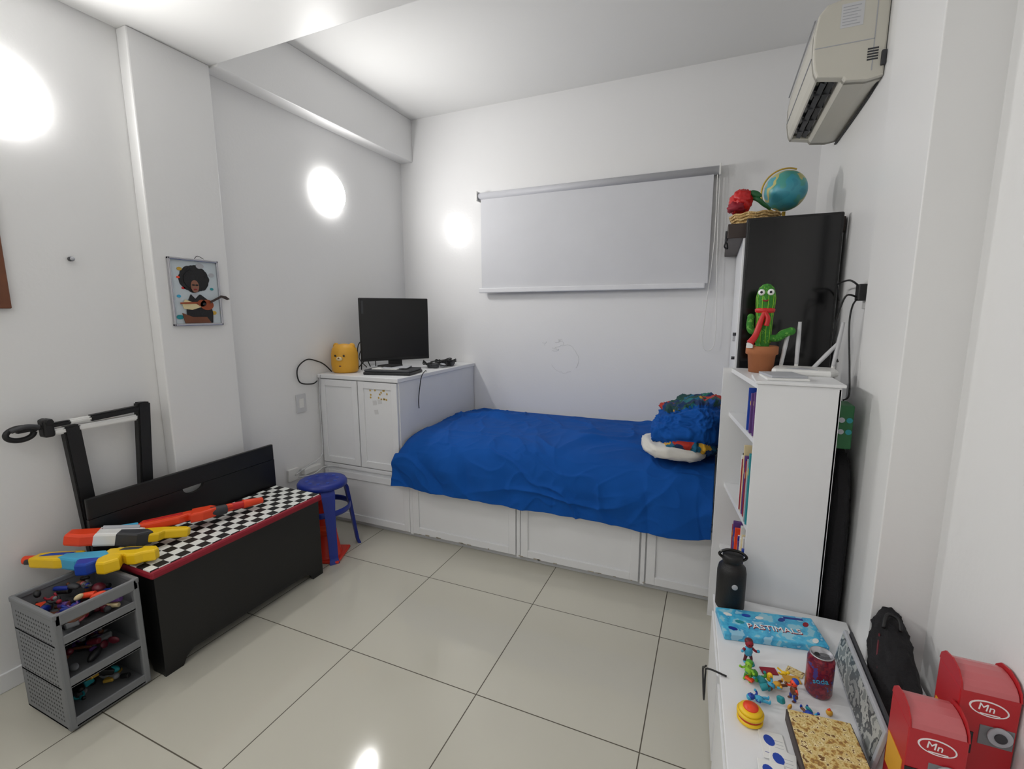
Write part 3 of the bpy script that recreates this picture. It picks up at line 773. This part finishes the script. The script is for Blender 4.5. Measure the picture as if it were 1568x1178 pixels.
b.tube([(.48,2.11,1.50),(.44,2.10,1.51),(.425,2.12,1.45),(.42,2.14,1.38),(.43,2.15,1.30),(.44,2.13,1.26)],.0035,'black_matte',seg=6)
b.tube([(.48,2.12,1.50),(.45,2.05,1.47),(.44,2.02,1.40),(.45,2.0,1.25),(.45,1.97,1.16),(.43,1.95,1.142)],.003,'black_matte',seg=6)
b.done()
b=B('game_console_box',(.432,1.90,.990))
b.bx(-.036,.012,-.05,.05,0,.150,'darkgreen',.004)
for x,z,k in ((-.022,.1,'light_grey'),(0,.1,'teal'),(-.022,.06,'light_grey'),(0,.06,'teal')): b.cyl((x,-.052,z),(x,-.049,z),.009,k,seg=18)
b.done()
b=B('garment_bag');blob(b,(.4365,2.05,.492),(.028,.21,.470),'dark_fabric',.006,4,.4,0,seed=4);b.done()

# ------------------------------------------------------------ low table
b=B('low_cabinet')
top=[(.052,1.79),(.105,.62),(.598,.62),(.598,1.600),(.472,1.600),(.472,1.79)]
b.poly(top,.022,'white_lacquer',T(0,0,.378),bev=.003)
ins=[(.062,1.785),(.115,.63),(.595,.63),(.595,1.598),(.470,1.598),(.470,1.785)]
b.poly(ins,.36,'white_lacquer',T(0,0,.02));b.poly([(x+.015 if x<.2 else x,y) for x,y in ins],.02,'white_shade')
for i in range(3):
    yy1=1.76-i*.37;yy0=yy1-.34
    xa=.062+(1.785-yy0)*.0459;xb=.062+(1.785-yy1)*.0459
    b.poly([(xa-.012,yy0),(xa+.002,yy0),(xb+.002,yy1),(xb-.012,yy1)],.30,'white_lacquer',T(0,0,.05),bev=.002)
b.done()
b=B('black_bottle',(.106,1.735,.4))
b.lathe([(0,0),(.045,0),(.048,.006),(.048,.135),(.044,.155),(.032,.168),(.032,.175),(.034,.177),(.034,.195),(.03,.200),(0,.201)],'black_matte')
b.tube([(.030,0,.18),(.044,0,.195),(.02,0,.212),(-.02,0,.212),(-.044,0,.195),(-.03,0,.18)],.005,'black_gloss',seg=8)
b.sph((.01,-.047,.10),(.010,.003,.010),'light_grey')
b.done()
b=B('board_game_box',(.222,1.632,.4),(0,0,math.radians(11)))
b.bx(-.152,.152,-.072,.072,0,.022,'box_print',.003)
b.text('PASTIMALS',.034,'dark_red',T(.012,-.018,.0225));b.text('PASTIMALS',.034,'eye_white',T(.010,-.016,.024),.0005)
for x,y,k in ((-.12,.035,'white_plastic'),(-.06,.04,'blue'),(.05,.040,'navy'),(.12,.03,'dark_red'),(-.12,-.04,'navy'),(.12,-.05,'white_plastic'),(-.02,.035,'white_plastic'),(-.09,.0,'teal')):
    b.poly(ell(0,0,.014,.008,16),.001,k,T(x,y,.0222)@RZ(20+x*300))
b.bx(.06,.12,.05,.06,.022,.023,'navy',0)
b.done()
b=B('soda_can',(.322,1.40,.4))
b.lathe([(0,.004),(.02,.004),(.025,0),(.029,.003),(.033,.012),(.033,.106),(.031,.112),(.0275,.120),(.0285,.122),(.026,.122),(.025,.117),(0,.117)],'can_print',seg=48)
b.lathe([(.0285,.1195),(.0288,.1222),(.026,.1225),(.025,.1175),(0,.1175)],'metal',seg=48)
b.poly(ell(.006,0,.012,.007),.0012,'metal',T(0,0,.118));b.poly(ell(-.010,0,.007,.006),.0006,'black_matte',T(0,0,.1178))
b.text('soda',.020,'sky',T(-.004,-.0335,.06)@FY@RZ(12),.0008)
b.done()
b=B('yoyo_toy',(.142,1.225,.4))
b.lathe([(0,0),(.026,0),(.031,.005),(.031,.011),(.02,.014)],'yellow').lathe([(.02,.013),(.029,.014),(.029,.019),(.02,.02)],'red').lathe([(.02,.019),(.032,.021),(.032,.028),(.02,.03)],'yellow')
b.lathe([(.02,.029),(.029,.031),(.027,.036),(.016,.040),(0,.041)],'yellow');b.lathe([(.018,.0395),(.018,.043),(0,.044)],'orange')
b.done()
def figurine(name,loc,k1,k2,k3,s=1,rot=0,lie=False):
    b=B(name,loc,(math.radians(-84) if lie else 0,0,math.radians(rot)))
    b.lathe([(0,.024),(.011,.026),(.014,.038),(.011,.052),(.004,.056),(0,.057)],k1,sc=(s,s*.8,s))
    b.sph((0,-.002*s,.068*s),(.013*s,.012*s,.013*s),k2,18);b.sph((0,.003*s,.074*s),(.0135*s,.012*s,.010*s),k3,18)
    for q in (-1,1):
        b.tube([(q*.006*s,0,.028*s),(q*.010*s,-.002*s,.014*s),(q*.011*s,0,.003*s)],[.006*s,.005*s,.0045*s],k3,seg=8,n=4)
        b.sph((q*.011*s,-.004*s,.0035*s),(.005*s,.009*s,.0035*s),k1,12)
        b.tube([(q*.012*s,0,.05*s),(q*.022*s,-.004*s,.042*s),(q*.026*s,-.012*s,.048*s)],[.0045*s,.004*s,.004*s],k2,seg=8,n=4);b.sph((q*.026*s,-.013*s,.049*s),.005*s,k1,10)
        b.sph((q*.005*s,-.0125*s,.070*s),.002*s,'black_matte',8)
    return b.done()
figurine('toy_figurine',(.150,1.455,.4),'sky','dark_red','maroon',.9,20)
figurine('toy_figurine',(.146,1.375,.4),'lime','lime','green',.75,-30)
figurine('toy_figurine',(.205,1.345,.413),'teal','green','teal',.85,50,True)
figurine('toy_figurine',(.255,1.345,.4),'brown_wood','orange','blue',.75,-60)
figurine('toy_figurine',(.240,1.385,.413),'mustard','sky','brown_wood',.75,130,True)
figurine('toy_figurine',(.195,1.30,.411),'sky','blue','sky',.7,100,True)
figurine('toy_figurine',(.275,1.315,.411),'blue','sky','brown_wood',.7,200,True)
clutter('small_toys',(.14,.29),(1.29,1.45),.4,12,77,['orange','teal','lime','mustard','blue','brown_wood','yellow','brown_wood'],sz=(.012,.028),hh=.003)
b=B('trading_cards')
for x,y,r,k in ((.205,1.435,.3,'dark_red'),(.275,1.46,-.4,'gold_print'),(.262,1.425,.2,'mustard')): b.bx(x-.022,x+.022,y-.014,y+.014,.4005,.403,k,.0005,rot=(0,0,r))
for n_,(x,y,r) in enumerate(((.190,1.165,.1),(.205,1.115,-.1),(.180,1.07,.05))):
    zz=.4005+.0032*n_
    b.bx(x-.028,x+.028,y-.04,y+.04,zz,zz+.003,'white_plastic',.001,rot=(0,0,r))
    b.poly(ell(0,0,.012,.016,12),.0004,'blue',T(x-.008,y+.012,zz+.003)@RZ(20))
    for i in range(3): b.bx(x+.004,x+.022,y-.004+i*.010,y-.0032+i*.010,zz+.003,zz+.0034,'light_grey',0)
    b.bx(x-.020,x+.020,y-.026,y-.0248,zz+.003,zz+.0034,'navy',0)
b.done()
b=B('small_ball',(.335,1.325,.4));b.sph((0,0,.008),.008,'mustard',16);b.cyl((-.004,0,.014),(.002,0,.018),.003,'orange');b.done()
b=B('printed_gift_box',(.308,1.150,.4),(0,0,math.radians(5)))
b.bx(-.072,.072,-.12,.12,0,.035,'dark_brown',.003).bx(-.069,.069,-.117,.117,.034,.0365,'gold_print',.001);b.done()
b=B('leaning_photo_frame',(.396,1.38,.401),(0,math.radians(10),0))
b.bx(-.005,.005,-.19,.19,0,.105,'light_grey',.002).bx(-.0065,-.004,-.18,.18,.010,.095,'grey_print',0)
b.bx(.007,.014,-.17,.18,0,.112,'dark_grey',.002).bx(.016,.020,-.16,.185,0,.10,'white_plastic',.001);b.done()
b=B('black_pouch')
t=bmesh.new();bmesh.ops.create_uvsphere(t,u_segments=64,v_segments=48,radius=1)
for v in t.verts:
    p=v.co.copy();z=p.z
    w=.054*(1-.30*max(0,z))*(1-z*z)**.38;d=.030*(1-z*z)**.4
    a=math.atan2(p.y,p.x)
    cr=.008*ridge(Vector((p.x*1.5,p.y*1.5,z*3)),3)+.005*noise.noise(Vector((p.x*3,p.y*3,z*4)))
    v.co=Vector(((w+cr)*math.cos(a),(d+cr)*math.sin(a)+.01*math.sin(z*2.2),.20*z))
Mx=T(.498,1.455,.492)@Matrix.Rotation(math.radians(-62),4,'X')@Matrix.Rotation(math.radians(8),4,'Y')
b.merge(t,'dark_fabric',Mx,True)
b.tube([(.448,1.34,.455),(.452,1.40,.485),(.462,1.46,.515),(.48,1.52,.545)],.0025,'maroon',seg=6)
b.tube([(.49,1.53,.56),(.505,1.56,.585),(.53,1.555,.58),(.53,1.53,.56)],.005,'black_matte',seg=6)
b.done()
def snack_box(loc,rz,h):
    b=B('red_gift_box',loc,(0,0,math.radians(rz)))
    b.bx(-.048,.048,-.05,.05,0,h,'box_red',.002)
    arc=[(-.05,0),(-.046,.010),(-.036,.019),(-.020,.025),(0,.027),(.02,.025),(.036,.019),(.046,.010),(.05,0)]
    ar2=[(-.052,0),(-.047,.016),(-.03,.031),(0,.037),(.03,.031),(.047,.016),(.052,0)]
    RXZ=Matrix(((0,0,1,0),(1,0,0,0),(0,1,0,0),(0,0,0,1)))
    b.poly(arc,.088,'pink',T(-.044,0,h)@RXZ,bev=.001)
    b.poly(ar2,.003,'box_red',T(-.048,0,h)@RXZ)
    b.poly(ar2,.003,'box_red',T(.045,0,h)@RXZ)
    b.poly(ell(0,0,.032,.017),.0012,'eye_white',T(0,-.05,h-.030)@FY@RZ(-6));b.poly(ell(0,0,.029,.0145),.0016,'box_red',T(0,-.05,h-.030)@FY@RZ(-6))
    b.text('Mn',.022,'eye_white',T(-.004,-.052,h-.028)@FY@RZ(-6),.0006)
    b.bx(-.014,.018,-.0525,-.051,h-.042,h-.040,'eye_white',0)
    b.cyl((.022,-.051,h-.085),(.022,-.056,h-.085),.020,'light_grey',seg=24).cyl((.022,-.056,h-.085),(.022,-.059,h-.085),.010,'dark_grey',seg=24)
    b.bx(-.010,.045,-.0515,-.049,h-.112,h-.068,'grey_plastic',.001)
    b.bx(-.047,-.018,-.0515,-.049,h-.14,h-.09,'black_matte',0)
    b.bx(-.0495,-.047,-.04,.04,.04,h-.09,'mustard',0)
    return b.done()
snack_box((.462,1.145,.4005),0,.207);snack_box((.562,1.215,.4005),0,.272)
b=B('side_cables')
b.tube([(.035,1.40,.39),(.030,1.43,.36),(.028,1.46,.33),(.034,1.40,.28),(.034,1.36,.33),(.034,1.38,.38),(.040,1.37,.405),(.09,1.36,.404)],.0028,'black_matte',seg=7);b.done()

# ------------------------------------------------------------ camera
cd=bpy.data.cameras.new('camera');cam=bpy.data.objects.new('camera',cd);COL.objects.link(cam)
cam.matrix_world=Matrix(((.91855,-.05767,.3912,0),(.39563,.14049,-.90765,0),(-.0026,.98853,.15184,1.45),(0,0,0,1)))
cd.sensor_width=36;cd.sensor_fit='HORIZONTAL';cd.lens=36*716.184/1568;cd.clip_start=.02
S.camera=cam
w=bpy.data.worlds.new('world');S.world=w;w.use_nodes=True;w.node_tree.nodes['Background'].inputs[0].default_value=(.8,.85,.9,1);w.node_tree.nodes['Background'].inputs[1].default_value=.3
